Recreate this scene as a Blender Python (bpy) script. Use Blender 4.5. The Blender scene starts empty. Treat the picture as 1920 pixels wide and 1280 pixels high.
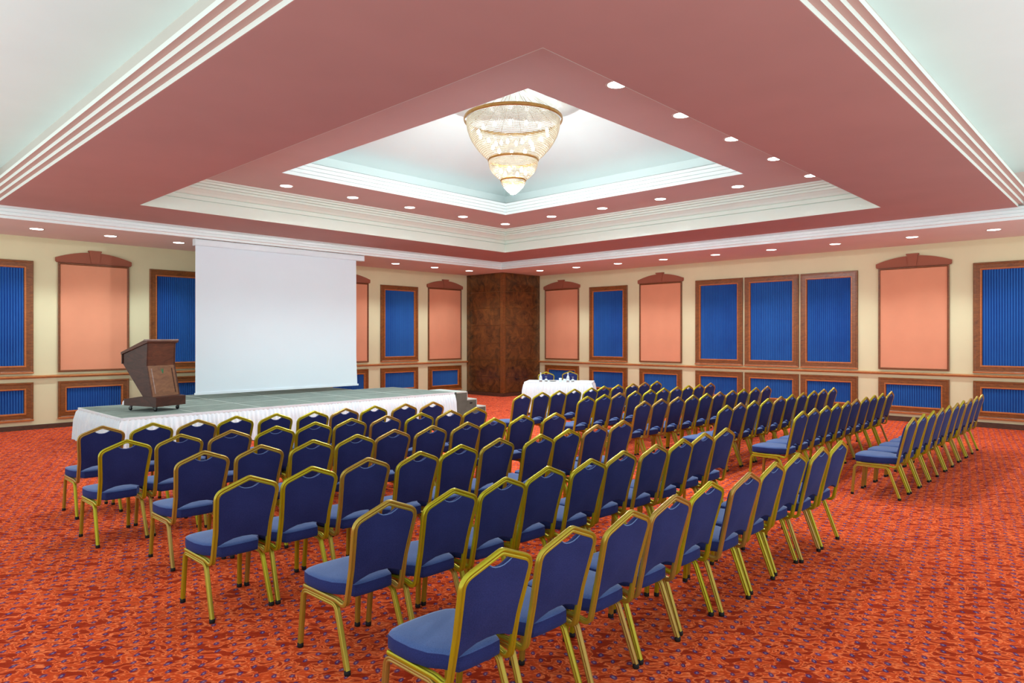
import bpy, bmesh, math, random
from mathutils import Vector, Matrix
random.seed(7)
C = bpy.context.scene.collection
SC = bpy.context.scene

# ------------------------------------------------------------------ helpers
def lin(r, g, b):
    f = lambda c: (c/255/12.92) if c/255 <= .04045 else ((c/255+.055)/1.055)**2.4
    return (f(r), f(g), f(b), 1)

class MB:
    """collects vertices and faces, links them as one mesh object"""
    def __init__(s): s.v = []; s.f = []; s.sm = []
    def add(s, vs, fs, smooth=False, M=None):
        o = len(s.v)
        s.v += [tuple(M @ Vector(p)) if M is not None else tuple(p) for p in vs]
        s.f += [tuple(i+o for i in f) for f in fs]; s.sm += [smooth]*len(fs)
        return s
    def box(s, x0, y0, z0, x1, y1, z1, M=None):
        v = [(x0,y0,z0),(x1,y0,z0),(x1,y1,z0),(x0,y1,z0),(x0,y0,z1),(x1,y0,z1),(x1,y1,z1),(x0,y1,z1)]
        f = [(0,3,2,1),(4,5,6,7),(0,1,5,4),(1,2,6,5),(2,3,7,6),(3,0,4,7)]
        return s.add(v, f, False, M)
    def prism(s, poly, h0, h1, axis='z', M=None):
        """polygon in 2D extruded; axis z: (x,y), y: (x,z), x: (y,z)"""
        n = len(poly)
        def P(a, b, h): return {'z':(a,b,h),'y':(a,h,b),'x':(h,a,b)}[axis]
        v = [P(a,b,h0) for a,b in poly]+[P(a,b,h1) for a,b in poly]
        f = [tuple(range(n)), tuple(range(2*n-1,n-1,-1))]+[(i,(i+1)%n,(i+1)%n+n,i+n) for i in range(n)]
        return s.add(v, f, False, M)
    def lathe(s, prof, n=24, c=(0,0,0), smooth=True, M=None, caps=True):
        v=[];f=[]
        for r,z in prof:
            for k in range(n):
                a=2*math.pi*k/n; v.append((c[0]+r*math.cos(a), c[1]+r*math.sin(a), c[2]+z))
        m=len(prof)
        for i in range(m-1):
            for k in range(n):
                f.append((i*n+k, i*n+(k+1)%n, (i+1)*n+(k+1)%n, (i+1)*n+k))
        if caps:
            if prof[0][0]>1e-5: f.append(tuple(range(n-1,-1,-1)))
            if prof[-1][0]>1e-5: f.append(tuple(range((m-1)*n,m*n)))
        return s.add(v,f,smooth,M)
    def tube(s, path, prof, up=(0,0,1), smooth=True, closed=False, caps=True, M=None):
        """sweep profile [(a,b)] along path; b starts along 'up'"""
        P=[Vector(p) for p in path]; n=len(P); m=len(prof)
        T=[]
        for i in range(n):
            a=P[i-1] if (i>0 or closed) else P[i]; b=P[(i+1)%n] if (i<n-1 or closed) else P[i]
            T.append((b-a).normalized())
        u=Vector(up); u=(u-T[0]*u.dot(T[0])).normalized(); v=[]
        for i in range(n):
            if i>0:
                q=T[i-1].rotation_difference(T[i]); u=(q@u); u=(u-T[i]*u.dot(T[i])).normalized()
            side=T[i].cross(u)
            v+=[P[i]+side*a+u*b for a,b in prof]
        f=[]
        for i in range(n if closed else n-1):
            j=(i+1)%n
            for k in range(m):
                f.append((i*m+k,i*m+(k+1)%m,j*m+(k+1)%m,j*m+k))
        if caps and not closed: f+= [tuple(range(m-1,-1,-1)), tuple(range((n-1)*m,n*m))]
        return s.add(v,f,smooth,M)
    def build(s, name, mat, parent=None, auto=None, fix=False):
        me=bpy.data.meshes.new(name); me.from_pydata(s.v,[],s.f)
        if fix:
            bm=bmesh.new(); bm.from_mesh(me); bmesh.ops.recalc_face_normals(bm,faces=bm.faces); bm.to_mesh(me); bm.free()
        me.polygons.foreach_set('use_smooth', s.sm); me.materials.append(mat)
        if auto is not None:
            try: me.set_sharp_from_angle(angle=math.radians(auto))
            except Exception: pass
        me.update(); me.validate()
        o=bpy.data.objects.new(name,me); C.objects.link(o)
        if parent: o.parent=parent
        return o

def circ(r,n=8): return [(r*math.cos(2*math.pi*k/n), r*math.sin(2*math.pi*k/n)) for k in range(n)]
def fillet(pts, rad, seg=5):
    P=[Vector(p) for p in pts]; out=[P[0]]
    for i in range(1,len(P)-1):
        a=(P[i-1]-P[i]); b=(P[i+1]-P[i]); la,lb=a.length,b.length; a.normalize(); b.normalize()
        ang=a.angle(b); d=min(rad[i]/math.tan(ang/2), la*.49, lb*.49)
        p0=P[i]+a*d; p1=P[i]+b*d
        for k in range(seg+1):
            t=k/seg; out.append(p0*(1-t)**2+P[i]*2*t*(1-t)+p1*t*t)
    out.append(P[-1]); return out

def tag(o,label,cat,group=None,kind=None):
    o['label']=label; o['category']=cat
    if group: o['group']=group
    if kind: o['kind']=kind
    return o
def thing(name,label,cat,loc=(0,0,0),rz=0,group=None):
    o=bpy.data.objects.new(name,None); C.objects.link(o); o.empty_display_size=.1
    o.location=loc; o.rotation_euler=(0,0,rz); return tag(o,label,cat,group)
def kids(o): return [c for c in KID.get(o.name,[])]
KID={}
def copy_tree(o,parent=None,top=True):
    c=o.copy(); C.objects.link(c)
    c.parent=parent
    for ch in o.children: copy_tree(ch,c,False)
    return c
def struct(mb,name,mat,label,cat):
    return tag(mb.build(name,mat),label,cat,None,'structure')

# ------------------------------------------------------------------ materials
def newmat(name):
    m=bpy.data.materials.new(name); m.use_nodes=True
    nt=m.node_tree; b=nt.nodes['Principled BSDF']; return m,nt,b
def N(nt,t,**kw):
    n=nt.nodes.new(t)
    for k,v in kw.items():
        if k.startswith('i_'):
            key=k[2:]; n.inputs[int(key) if key.isdigit() else key.replace('_',' ')].default_value=v
        else: setattr(n,k,v)
    return n
def L(nt,a,b): nt.links.new(a,b)
def mathn(nt,op,a,b=None):
    n=nt.nodes.new('ShaderNodeMath'); n.operation=op
    for i,x in enumerate((a,b)):
        if x is None: continue
        if isinstance(x,(int,float)): n.inputs[i].default_value=x
        else: nt.links.new(x,n.inputs[i])
    return n.outputs[0]
def mixc(nt,fac,a,b):
    n=nt.nodes.new('ShaderNodeMix'); n.data_type='RGBA'
    if isinstance(fac,(int,float)): n.inputs[0].default_value=fac
    else: nt.links.new(fac,n.inputs[0])
    for i,x in ((6,a),(7,b)):
        if isinstance(x,tuple): n.inputs[i].default_value=x
        else: nt.links.new(x,n.inputs[i])
    return n.outputs[2]
def ramp(nt,fac,stops):
    n=nt.nodes.new('ShaderNodeValToRGB'); e=n.color_ramp.elements
    while len(e)<len(stops): e.new(.5)
    for el,(p,c) in zip(e,stops): el.position=p; el.color=c
    nt.links.new(fac,n.inputs[0]); return n.outputs[0]
def objcoord(nt,scale=None):
    t=nt.nodes.new('ShaderNodeTexCoord'); o=t.outputs['Object']
    if scale:
        mp=nt.nodes.new('ShaderNodeMapping'); mp.inputs['Scale'].default_value=scale; nt.links.new(o,mp.inputs[0]); o=mp.outputs[0]
    return o

def paint(name,col,rough=.75,var=.05,scale=1.2,bump=.0):
    m,nt,b=newmat(name); co=objcoord(nt)
    n=N(nt,'ShaderNodeTexNoise',i_Scale=scale,i_Detail=3.0); L(nt,co,n.inputs['Vector'])
    d=tuple(c*(1-var*2) for c in col[:3])+(1,); u=tuple(min(1,c*(1+var)) for c in col[:3])+(1,)
    L(nt,ramp(nt,n.outputs['Fac'],[(.3,d),(.7,u)]),b.inputs['Base Color'])
    b.inputs['Roughness'].default_value=rough; b.inputs['Specular IOR Level'].default_value=.3
    if bump:
        bp=N(nt,'ShaderNodeBump',i_Strength=bump,i_Distance=.002); n2=N(nt,'ShaderNodeTexNoise',i_Scale=180.0); L(nt,co,n2.inputs['Vector'])
        L(nt,n2.outputs['Fac'],bp.inputs['Height']); L(nt,bp.outputs[0],b.inputs['Normal'])
    return m
def wood(name,c0,c1,rough=.35,scale=(3,3,3),dist=2.0,spec=.5):
    m,nt,b=newmat(name); co=objcoord(nt,scale)
    n=N(nt,'ShaderNodeTexNoise',i_Scale=3.0,i_Detail=6.0,i_Roughness=.65,i_Distortion=dist); L(nt,co,n.inputs['Vector'])
    L(nt,ramp(nt,n.outputs['Fac'],[(.3,c0),(.68,c1)]),b.inputs['Base Color'])
    b.inputs['Roughness'].default_value=rough; b.inputs['Specular IOR Level'].default_value=spec
    return m
def fabric(name,c0,c1,rough=.9,sheen=.3,tint=(.5,.65,1,1),sc=260):
    m,nt,b=newmat(name); co=objcoord(nt)
    n=N(nt,'ShaderNodeTexNoise',i_Scale=float(sc),i_Detail=2.0); L(nt,co,n.inputs['Vector'])
    n2=N(nt,'ShaderNodeTexNoise',i_Scale=5.0,i_Detail=2.0); L(nt,co,n2.inputs['Vector'])
    f=mathn(nt,'ADD',mathn(nt,'MULTIPLY',n.outputs['Fac'],.6),mathn(nt,'MULTIPLY',n2.outputs['Fac'],.4))
    L(nt,ramp(nt,f,[(.32,c0),(.68,c1)]),b.inputs['Base Color'])
    b.inputs['Roughness'].default_value=rough; b.inputs['Specular IOR Level'].default_value=.15
    b.inputs['Sheen Weight'].default_value=sheen; b.inputs['Sheen Roughness'].default_value=.45; b.inputs['Sheen Tint'].default_value=tint
    bp=N(nt,'ShaderNodeBump',i_Strength=.25,i_Distance=.001); L(nt,n.outputs['Fac'],bp.inputs['Height']); L(nt,bp.outputs[0],b.inputs['Normal'])
    return m
def emit(name,col,strength):
    m,nt,b=newmat(name); b.inputs['Base Color'].default_value=col
    b.inputs['Emission Color'].default_value=col; b.inputs['Emission Strength'].default_value=strength
    n=N(nt,'ShaderNodeTexNoise',i_Scale=3.0); L(nt,objcoord(nt),n.inputs['Vector'])
    L(nt,ramp(nt,n.outputs['Fac'],[(0,col),(1,tuple(c*.97 for c in col[:3])+(1,))]),b.inputs['Base Color'])
    return m

M={}
M['cream']=paint('cream_wall',lin(226,224,184),.7,.02)
M['pink']=paint('pink_ceiling',lin(182,136,130),.85,.02)
M['pinkring']=paint('pink_ring',lin(200,172,166),.85,.02)
M['soffit']=paint('pink_soffit',lin(224,202,194),.85,.02)
M['white']=paint('white_ceiling',lin(224,247,244),.8,.01)
M['crown']=paint('crown_white',lin(238,255,254),.6,.01)
M['band']=paint('crown_cream',lin(222,238,228),.6,.01)
M['salmon']=paint('salmon_panel',lin(226,156,122),.8,.02,2.0,.1)
M['terra']=paint('terracotta',lin(156,94,72),.7,.03)
M['wood']=wood('brown_wood',lin(100,54,20),lin(146,88,36),.35,(2,2,7))
M['woodlt']=wood('light_wood_bead',lin(176,98,44),lin(205,128,66),.35,(2,2,7))
M['wooddk']=wood('dark_frame_wood',lin(100,56,26),lin(132,78,36),.4,(2,2,7))
M['rail']=wood('rail_wood',lin(170,104,54),lin(205,146,90),.32,(2,2,7))
M['base']=wood('baseboard_wood',lin(62,42,32),lin(92,62,46),.45,(2,2,7))
M['burl']=wood('burl_veneer',lin(48,28,16),lin(122,76,36),.26,(1.2,1.2,1.2),1.2,.6)
M['burledge']=wood('burl_edge',lin(92,50,22),lin(140,84,40),.3,(2,2,7))
M['lectern']=wood('lectern_wood',lin(62,34,22),lin(100,60,38),.42,(1,1,3))
M['lecternpanel']=wood('lectern_panel',lin(98,66,42),lin(130,92,60),.42,(1,1,3))
M['lecterndark']=wood('lectern_dark',lin(46,24,16),lin(76,42,28),.4,(1,1,3))
M['lecterntop']=wood('lectern_worn_top',lin(130,112,104),lin(165,150,142),.4,(1,1,3))
M['stage']=fabric('stage_carpet',lin(108,126,118),lin(140,158,150),.95,.1,(.8,1,1,1),120)
M['seam']=paint('stage_seam',lin(196,212,206),.8,.03)
M['steps']=fabric('steps_carpet',lin(84,92,84),lin(112,120,112),.95,.05,(.8,1,1,1),120)
M['cloth']=fabric('white_cloth',lin(216,240,252),lin(236,252,255),.9,.2,(1,1,1,1),90)
M['dome']=paint('dome_white',lin(206,222,222),.8,.01)
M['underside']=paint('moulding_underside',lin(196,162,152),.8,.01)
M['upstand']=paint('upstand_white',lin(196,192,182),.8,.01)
M['bay']=paint('bay_white',lin(230,250,246),.8,.01)
M['crownnear']=paint('crown_near',lin(220,230,222),.6,.01)
M['screen']=paint('screen_fabric',lin(226,242,250),.8,.005)
M['metalwhite']=paint('white_metal',lin(228,244,250),.4,.01)
M['black']=paint('black_rubber',lin(20,20,22),.6,.05)
M['grey']=paint('grey_wheel',lin(110,112,110),.5,.05)
M['green']=paint('green_emblem',lin(50,110,72),.6,.15,30.)
M['brass']=None
M['lamp']=emit('lamp_glow',(1,.97,.92,1),9)
M['bulb']=emit('bulb_glow',(1,.94,.82,1),30)
M['trimring']=paint('lamp_trim',lin(205,190,180),.4,.02)

def metal(name,c0,c1,rough,met=1.0,rand=False):
    m,nt,b=newmat(name); n=N(nt,'ShaderNodeTexNoise',i_Scale=9.0,i_Detail=3.0); L(nt,objcoord(nt),n.inputs['Vector'])
    f=n.outputs['Fac']
    if rand:
        oi=nt.nodes.new('ShaderNodeObjectInfo')
        f=mathn(nt,'ADD',mathn(nt,'MULTIPLY',f,.45),mathn(nt,'MULTIPLY',mathn(nt,'POWER',oi.outputs['Random'],2.0),.75))
    L(nt,ramp(nt,f,[(.15,c0),(.85,c1)]),b.inputs['Base Color'])
    b.inputs['Metallic'].default_value=met; b.inputs['Roughness'].default_value=rough
    return m
M['gold']=metal('gold_tube',lin(178,174,14),lin(172,140,68),.3,.5,True)
M['brass']=metal('brass_ring',lin(168,120,62),lin(206,162,96),.35,.9)
M['wire']=metal('wire_metal',lin(130,118,92),lin(160,148,120),.5,.3)
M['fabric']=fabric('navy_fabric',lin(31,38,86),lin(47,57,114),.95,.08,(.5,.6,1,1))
M['seatfab_lit']=fabric('seat_fabric_lit',lin(58,80,130),lin(80,106,162),.95,.45,(.72,.84,1,1))  # paler copy of the navy fabric, top light painted into the colour
M['piping']=fabric('piping_fabric',lin(84,108,158),lin(112,138,186),.8,.2)

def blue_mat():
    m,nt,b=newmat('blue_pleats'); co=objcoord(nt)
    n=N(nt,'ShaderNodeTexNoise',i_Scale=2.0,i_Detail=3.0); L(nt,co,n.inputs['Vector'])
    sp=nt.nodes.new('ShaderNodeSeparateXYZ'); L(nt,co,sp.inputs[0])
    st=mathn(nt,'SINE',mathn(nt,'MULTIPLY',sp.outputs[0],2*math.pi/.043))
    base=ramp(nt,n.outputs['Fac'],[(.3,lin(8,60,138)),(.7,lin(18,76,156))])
    L(nt,mixc(nt,mathn(nt,'MULTIPLY',mathn(nt,'MAXIMUM',st,0.),.75),base,lin(48,118,196)),b.inputs['Base Color'])  # lighter stripes paint in the light on pleat ridges, darker valleys between
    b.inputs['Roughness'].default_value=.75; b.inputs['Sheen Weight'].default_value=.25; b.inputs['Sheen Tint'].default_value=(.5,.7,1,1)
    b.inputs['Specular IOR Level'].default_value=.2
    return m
M['blue']=blue_mat()
def bead_mat():
    m,nt,b=newmat('crystal_beads'); nt.nodes.remove(b); out=nt.nodes['Material Output']
    n=N(nt,'ShaderNodeTexNoise',i_Scale=14.0); L(nt,objcoord(nt),n.inputs['Vector'])
    col=ramp(nt,n.outputs['Fac'],[(.3,(.80,.77,.60,1)),(.7,(.98,.96,.85,1))])
    d=nt.nodes.new('ShaderNodeBsdfDiffuse'); t=nt.nodes.new('ShaderNodeBsdfTranslucent'); g=N(nt,'ShaderNodeBsdfGlossy',i_Roughness=.12)
    L(nt,col,d.inputs[0]); L(nt,col,t.inputs[0])
    a=N(nt,'ShaderNodeMixShader',i_0=.5); L(nt,d.outputs[0],a.inputs[1]); L(nt,t.outputs[0],a.inputs[2])
    c=N(nt,'ShaderNodeMixShader',i_0=.18); L(nt,a.outputs[0],c.inputs[1]); L(nt,g.outputs[0],c.inputs[2]); L(nt,c.outputs[0],out.inputs[0])
    return m
M['beads']=bead_mat()
def glass_mat():
    m,nt,b=newmat('clear_glass'); b.inputs['Transmission Weight'].default_value=.85; b.inputs['Roughness'].default_value=.05
    n=N(nt,'ShaderNodeTexNoise',i_Scale=8.0); L(nt,objcoord(nt),n.inputs['Vector'])
    L(nt,ramp(nt,n.outputs['Fac'],[(0,(.86,.93,.95,1)),(1,(.95,1,1,1))]),b.inputs['Base Color']); return m
M['glass']=glass_mat()

def carpet_mat():
    m,nt,b=newmat('patterned_carpet'); co=objcoord(nt)
    # rotated coordinates: the dot rows run diagonally across the room
    mp=nt.nodes.new('ShaderNodeMapping'); mp.inputs['Rotation'].default_value=(0,0,math.radians(50)); L(nt,co,mp.inputs[0])
    wn=N(nt,'ShaderNodeTexNoise',i_Scale=9.0,i_Detail=1.0); L(nt,mp.outputs[0],wn.inputs['Vector'])
    w=nt.nodes.new('ShaderNodeVectorMath'); w.operation='MULTIPLY_ADD'; L(nt,wn.outputs['Color'],w.inputs[0]); w.inputs[1].default_value=(.045,.045,0); L(nt,mp.outputs[0],w.inputs[2])
    def lattice(off):
        a=nt.nodes.new('ShaderNodeVectorMath'); a.operation='MULTIPLY_ADD'; L(nt,w.outputs[0],a.inputs[0])
        a.inputs[1].default_value=(1/.095,1/.164,0); a.inputs[2].default_value=off
        f=nt.nodes.new('ShaderNodeVectorMath'); f.operation='FRACTION'; L(nt,a.outputs[0],f.inputs[0])
        s=nt.nodes.new('ShaderNodeVectorMath'); s.operation='SUBTRACT'; L(nt,f.outputs[0],s.inputs[0]); s.inputs[1].default_value=(.5,.5,0)
        k=nt.nodes.new('ShaderNodeVectorMath'); k.operation='MULTIPLY'; L(nt,s.outputs[0],k.inputs[0]); k.inputs[1].default_value=(.095*1.25,.164*.82,0)
        l=nt.nodes.new('ShaderNodeVectorMath'); l.operation='LENGTH'; L(nt,k.outputs[0],l.inputs[0]); return l.outputs['Value']
    dist=mathn(nt,'MINIMUM',lattice((.0,.0,0)),lattice((.5,.5,0)))
    dot=ramp(nt,mathn(nt,'MULTIPLY',dist,20.),[(.27,(1,1,1,1)),(.40,(0,0,0,1))])
    ctr=ramp(nt,mathn(nt,'MULTIPLY',dist,20.),[(.08,(1,1,1,1)),(.18,(0,0,0,1))])
    # squiggles
    n=N(nt,'ShaderNodeTexNoise',i_Scale=12.5,i_Detail=2.0,i_Roughness=.5,i_Distortion=.8); mp2=nt.nodes.new('ShaderNodeMapping'); mp2.inputs['Scale'].default_value=(.75,1.35,1); L(nt,mp.outputs[0],mp2.inputs[0]); L(nt,mp2.outputs[0],n.inputs['Vector'])
    dark=lin(166,50,22); mid=lin(194,66,28); org=lin(214,82,36); line=lin(242,122,70)
    base=ramp(nt,n.outputs['Fac'],[(.28,lin(152,42,12)),(.43,dark),(.462,line),(.478,line),(.495,org),(.56,mid),(.585,org),(.605,line),(.618,line),(.64,dark)])
    fine=N(nt,'ShaderNodeTexNoise',i_Scale=110.0,i_Detail=5.0,i_Roughness=.75); L(nt,co,fine.inputs['Vector'])
    grain=N(nt,'ShaderNodeTexNoise',i_Scale=420.0,i_Detail=1.0); L(nt,co,grain.inputs['Vector'])
    big=N(nt,'ShaderNodeTexNoise',i_Scale=1.1,i_Detail=2.0); L(nt,co,big.inputs['Vector'])
    col=mixc(nt,mathn(nt,'MULTIPLY',dot,.82),base,lin(48,40,98))
    col=mixc(nt,mathn(nt,'MULTIPLY',ctr,.5),col,lin(170,158,182))
    hs=nt.nodes.new('ShaderNodeHueSaturation'); L(nt,col,hs.inputs['Color'])
    L(nt,mathn(nt,'ADD',mathn(nt,'ADD',mathn(nt,'ADD',mathn(nt,'MULTIPLY',fine.outputs['Fac'],1.1),mathn(nt,'MULTIPLY',grain.outputs['Fac'],.5)),.04),mathn(nt,'MULTIPLY',big.outputs['Fac'],.4)),hs.inputs['Value'])
    L(nt,hs.outputs[0],b.inputs['Base Color']); b.inputs['Roughness'].default_value=1; b.inputs['Specular IOR Level'].default_value=.05
    b.inputs['Sheen Weight'].default_value=.04; b.inputs['Sheen Tint'].default_value=(1,.55,.45,1)
    bp=N(nt,'ShaderNodeBump',i_Strength=.5,i_Distance=.004); L(nt,fine.outputs['Fac'],bp.inputs['Height']); L(nt,bp.outputs[0],b.inputs['Normal'])
    return m
M['carpet']=carpet_mat()

# ------------------------------------------------------------------ room shell
YA, XB, ZS, ZP, Z2 = 15.45, 15.85, 3.655, 3.85, 4.37
X0, Y0 = -1.5, -1.5
struct(MB().box(X0,Y0,-.1,XB,YA,0),'floor',M['carpet'],'red and orange patterned carpet with small purple dots','floor')
struct(MB().box(X0,YA,0,XB+.2,YA+.2,4.6),'wall_left',M['cream'],'cream wall with framed panels behind the stage','wall')
struct(MB().box(XB,Y0,0,XB+.2,YA,4.6),'wall_right',M['cream'],'cream wall with framed panels on the right side','wall')
# corner column clad in burl veneer
PX,PY=14.21,13.89
col=struct(MB().box(PX+.012,PY+.012,0,XB,YA,ZS),'wall_corner',M['burledge'],'dark burl veneer column in the far corner between both walls','column')
zb=[.10,.56,1.066,1.567,2.094,2.61,3.105,ZS-.004]
for z0,z1 in zip(zb,zb[1:]):
    MB().box(PX,PY+.12,z0+.008,PX+.03,YA-.16,z1-.008).build('veneer_panel',M['burl'],col)
    MB().box(PX+.12,PY,z0+.008,XB-.16,PY+.03,z1-.008).build('veneer_panel',M['burl'],col)
MB().box(PX-.003,PY-.003,.1,PX+.11,PY+.11,ZS-.002).build('corner_post',M['burledge'],col)
MB().box(PX-.003,YA-.15,.1,PX+.05,YA-.001,ZS-.002).build('edge_post',M['burl'],col)
MB().box(XB-.15,PY-.003,.1,XB-.001,PY+.05,ZS-.002).build('edge_post',M['burl'],col)
MB().box(PX-.03,PY-.03,0,XB-.001,YA-.001,.1).build('plinth',M['base'],col)
# baseboards, chair rails
struct(MB().box(X0,YA-.03,0,PX-.03,YA,.085),'baseboard_left',M['base'],'dark wooden baseboard along the wall behind the stage','baseboard')
struct(MB().box(XB-.03,Y0,0,XB,PY-.03,.10),'baseboard_right',M['base'],'dark wooden baseboard along the right wall','baseboard')
railp=[(0,.965),(.03,.97),(.055,.985),(.065,1.0),(.06,1.012),(.04,1.02),(0,1.025)]
struct(MB().prism([(YA-d,z) for d,z in railp],X0,PX,'x'),'trim_1',M['rail'],'wooden chair rail along the wall behind the stage','rail')
struct(MB().prism([(XB-d,z) for d,z in railp],Y0,PY,'y'),'trim_2',M['rail'],'wooden chair rail along the right wall','rail')
# ceiling: perimeter soffit
SX,SY=13.6,13.35
struct(MB().box(X0,SY,ZS,XB,YA,ZS+.9).box(SX,Y0,ZS,XB,SY,ZS+.9),'ceiling',M['soffit'],'low pink soffit running along both walls','ceiling')
def sweep(mb,path,prof,closed=False):
    """profile (offset, z) along a rectilinear path: offset = to the left of travel"""
    n=len(path); rows=[]
    for o,z in prof:
        row=[]
        for i in range(n):
            p=path[i]
            ds=[]
            if i>0 or closed: a=path[i-1]; ds.append(((p[0]-a[0]),(p[1]-a[1])))
            if i<n-1 or closed: b=path[(i+1)%n]; ds.append(((b[0]-p[0]),(b[1]-p[1])))
            ox=oy=0; ns=[]
            for dx,dy in ds:
                l=math.hypot(dx,dy); nn=(round(-dy/l),round(dx/l))
                if nn not in ns: ns.append(nn)
            for nx,ny in ns: ox+=nx; oy+=ny
            row.append((p[0]+ox*o,p[1]+oy*o,z))
        rows.append(row)
    v=[p for r in rows for p in r]; f=[]
    for i in range(len(prof)-1):
        for k in range(n if closed else n-1):
            k2=(k+1)%n; f.append((i*n+k,i*n+k2,(i+1)*n+k2,(i+1)*n+k))
    mb.add(v,f); return mb
def steps(z0,n,h,d,back=.3):
    p=[(0,z0)]; o=0; z=z0
    for i in range(n):
        z+=h; p.append((o,z))
        if i<n-1: o+=d; p.append((o,z))
    p.append((-back,z)); return p
# crown along the soffit edge (steps overhang into the room)
def groove(z0,n,h,d,g=.009,gd=.014):
    z0+=.001; p=[(-.001,z0),(.006,z0)]; z=z0; o=.006
    for i in range(n):
        z+=h-g; p.append((o,z))
        p.append((o-gd,z)); z+=g; o+=d; p.append((o-gd-d,z)); p.append((o,z))
    p[-1]=(o-d,z); p.append((-.2,z)); return p
crown=sweep(MB(),[(SX,Y0),(SX,SY),(X0,SY)],groove(ZS,4,.0525,.022))
struct(crown,'trim_3',M['crown'],'stepped white crown moulding along the edge of the low soffit','moulding')
# dropped pink panel with square opening
PLX,PLY=2.124,1.614
OX0,OY0,OX1,OY1=3.71,3.22,12.05,11.70
pan=MB()
for a in ((PLX,PLY,OX0,SY),(OX1,PLY,SX,SY),(OX0,PLY,OX1,OY0),(OX0,OY1,OX1,SY)):
    pan.box(a[0],a[1],ZP,a[2],a[3],ZP+.03)
struct(pan,'ceiling',M['pink'],'large dropped pink ceiling panel with a square opening','ceiling')
# its outer crown, stepping up and away to the white bays
path=[(PLX,SY),(PLX,PLY),(SX,PLY)]
def outsteps():
    z=ZP+.001; p=[(.001,z),(-.006,z)]; o=-.006
    for i in range(4):
        z+=.045; p.append((o,z))
        if i<3: o-=.06; p.append((o,z))
    p.append((o+.2,z)); return p
t4=struct(sweep(MB(),path,outsteps()),'trim_4',M['crownnear'],'stepped white crown moulding around the outside of the dropped panel','moulding')
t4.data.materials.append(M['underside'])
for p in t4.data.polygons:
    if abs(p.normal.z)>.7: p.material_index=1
# white bay ceilings
ZW=4.42
struct(MB().box(X0,Y0,ZW,PLX+.1,SY,ZW+.05).box(PLX+.1,Y0,ZW,SX,PLY+.1,ZW+.05),'ceiling',M['bay'],'smooth white ceiling bays outside the dropped panel','ceiling')
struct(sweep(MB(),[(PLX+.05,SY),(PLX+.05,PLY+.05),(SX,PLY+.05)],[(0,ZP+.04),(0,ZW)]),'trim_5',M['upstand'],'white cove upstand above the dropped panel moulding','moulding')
# opening crown: deep cream band rising to the pink ring
rect=lambda x0,y0,x1,y1:[(x0,y0),(x1,y0),(x1,y1),(x0,y1)]
op=rect(OX0,OY0,OX1,OY1)
prof=[(-.001,ZP+.001),(.006,ZP+.001),(.006,ZP+.20),(-.015,ZP+.20),(-.015,ZP+.212),(.02,ZP+.212),(.02,ZP+.275),(.005,ZP+.28),(.005,ZP+.287),(.03,ZP+.295),(.06,ZP+.33),(.13,ZP+.375),(.16,ZP+.38),(.16,ZP+.415),(.15,ZP+.415),(.15,ZP+.42),(.20,ZP+.42),(.20,ZP+.455),(.19,ZP+.455),(.19,ZP+.46),(.25,ZP+.46),(.25,ZP+.49),(.30,ZP+.495),(.30,Z2)]
struct(sweep(MB(),op,prof,True),'trim_6',M['band'],'deep cream moulding lining the large square ceiling opening','moulding')
IX0,IY0,IX1,IY1=5.28,4.79,10.42,10.10
ring=MB()
for a in ((OX0,OY0,IX0,OY1),(IX1,OY0,OX1,OY1),(IX0,OY0,IX1,IY0),(IX0,IY1,IX1,OY1)): ring.box(a[0],a[1],Z2,a[2],a[3],Z2+.03)
struct(ring,'ceiling',M['pinkring'],'pink inner ceiling ring holding the downlights around the dome','ceiling')
struct(sweep(MB(),rect(IX0,IY0,IX1,IY1),groove(Z2,4,.058,.022),True),'trim_7',M['crown'],'stepped white crown moulding around the central dome','moulding')
# tented white dome with cove
DE=.38; dx0,dy0,dx1,dy1=IX0-DE,IY0-DE,IX1+DE,IY1+DE; ZD=4.88; ZT=6.05
cx,cy=(IX0+IX1)/2,(IY0+IY1)/2
dome=MB(); dome.add([(dx0,dy0,ZD),(dx1,dy0,ZD),(dx1,dy1,ZD),(dx0,dy1,ZD),(cx,cy,ZT)],[(0,1,4),(1,2,4),(2,3,4),(3,0,4)])
sweep(dome,rect(dx0,dy0,dx1,dy1),[(0,Z2+.03),(0,ZD)],True)
struct(dome,'ceiling',M['dome'],'tented white dome ceiling above the chandelier','ceiling')

# ------------------------------------------------------------------ downlights
def make_down(z):
    t=thing('recessed_downlight','x','downlight',(0,0,z),0,'recessed downlights')
    MB().lathe([(.10,-.001),(.118,-.006),(.122,-.001),(.122,.004)],28,caps=False).build('trim_ring',M['trimring'],t)
    MB().lathe([(0,-.0025),(.099,-.0025)],28,caps=False).build('lamp',M['lamp'],t)
    return t
dproto=make_down(ZS); dused=[0]
ORD=['first','second','third','fourth','fifth','sixth','seventh','eighth','ninth','tenth','eleventh','twelfth']
def spot(x,y,z,e,size=150,blend=.9,col=(.92,.98,1)):
    l=bpy.data.lights.new('downlight_beam','SPOT'); l.energy=e; l.spot_size=math.radians(size); l.spot_blend=blend; l.color=col; l.shadow_soft_size=.1
    o=bpy.data.objects.new('downlight_beam',l); C.objects.link(o); o.location=(x,y,z-.03); return o
def place_down(x,y,z,label,e=70,sp=True,size=118):
    t=dproto if not dused[0] else copy_tree(dproto); dused[0]+=1
    t.location=(x,y,z); t['label']=label
    if sp: spot(x,y,z,e,size,.55)
    return t
E1=78
xsA=[2.86,4.02,5.25,10.62,11.93,13.22]
yA_=14.27
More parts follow.
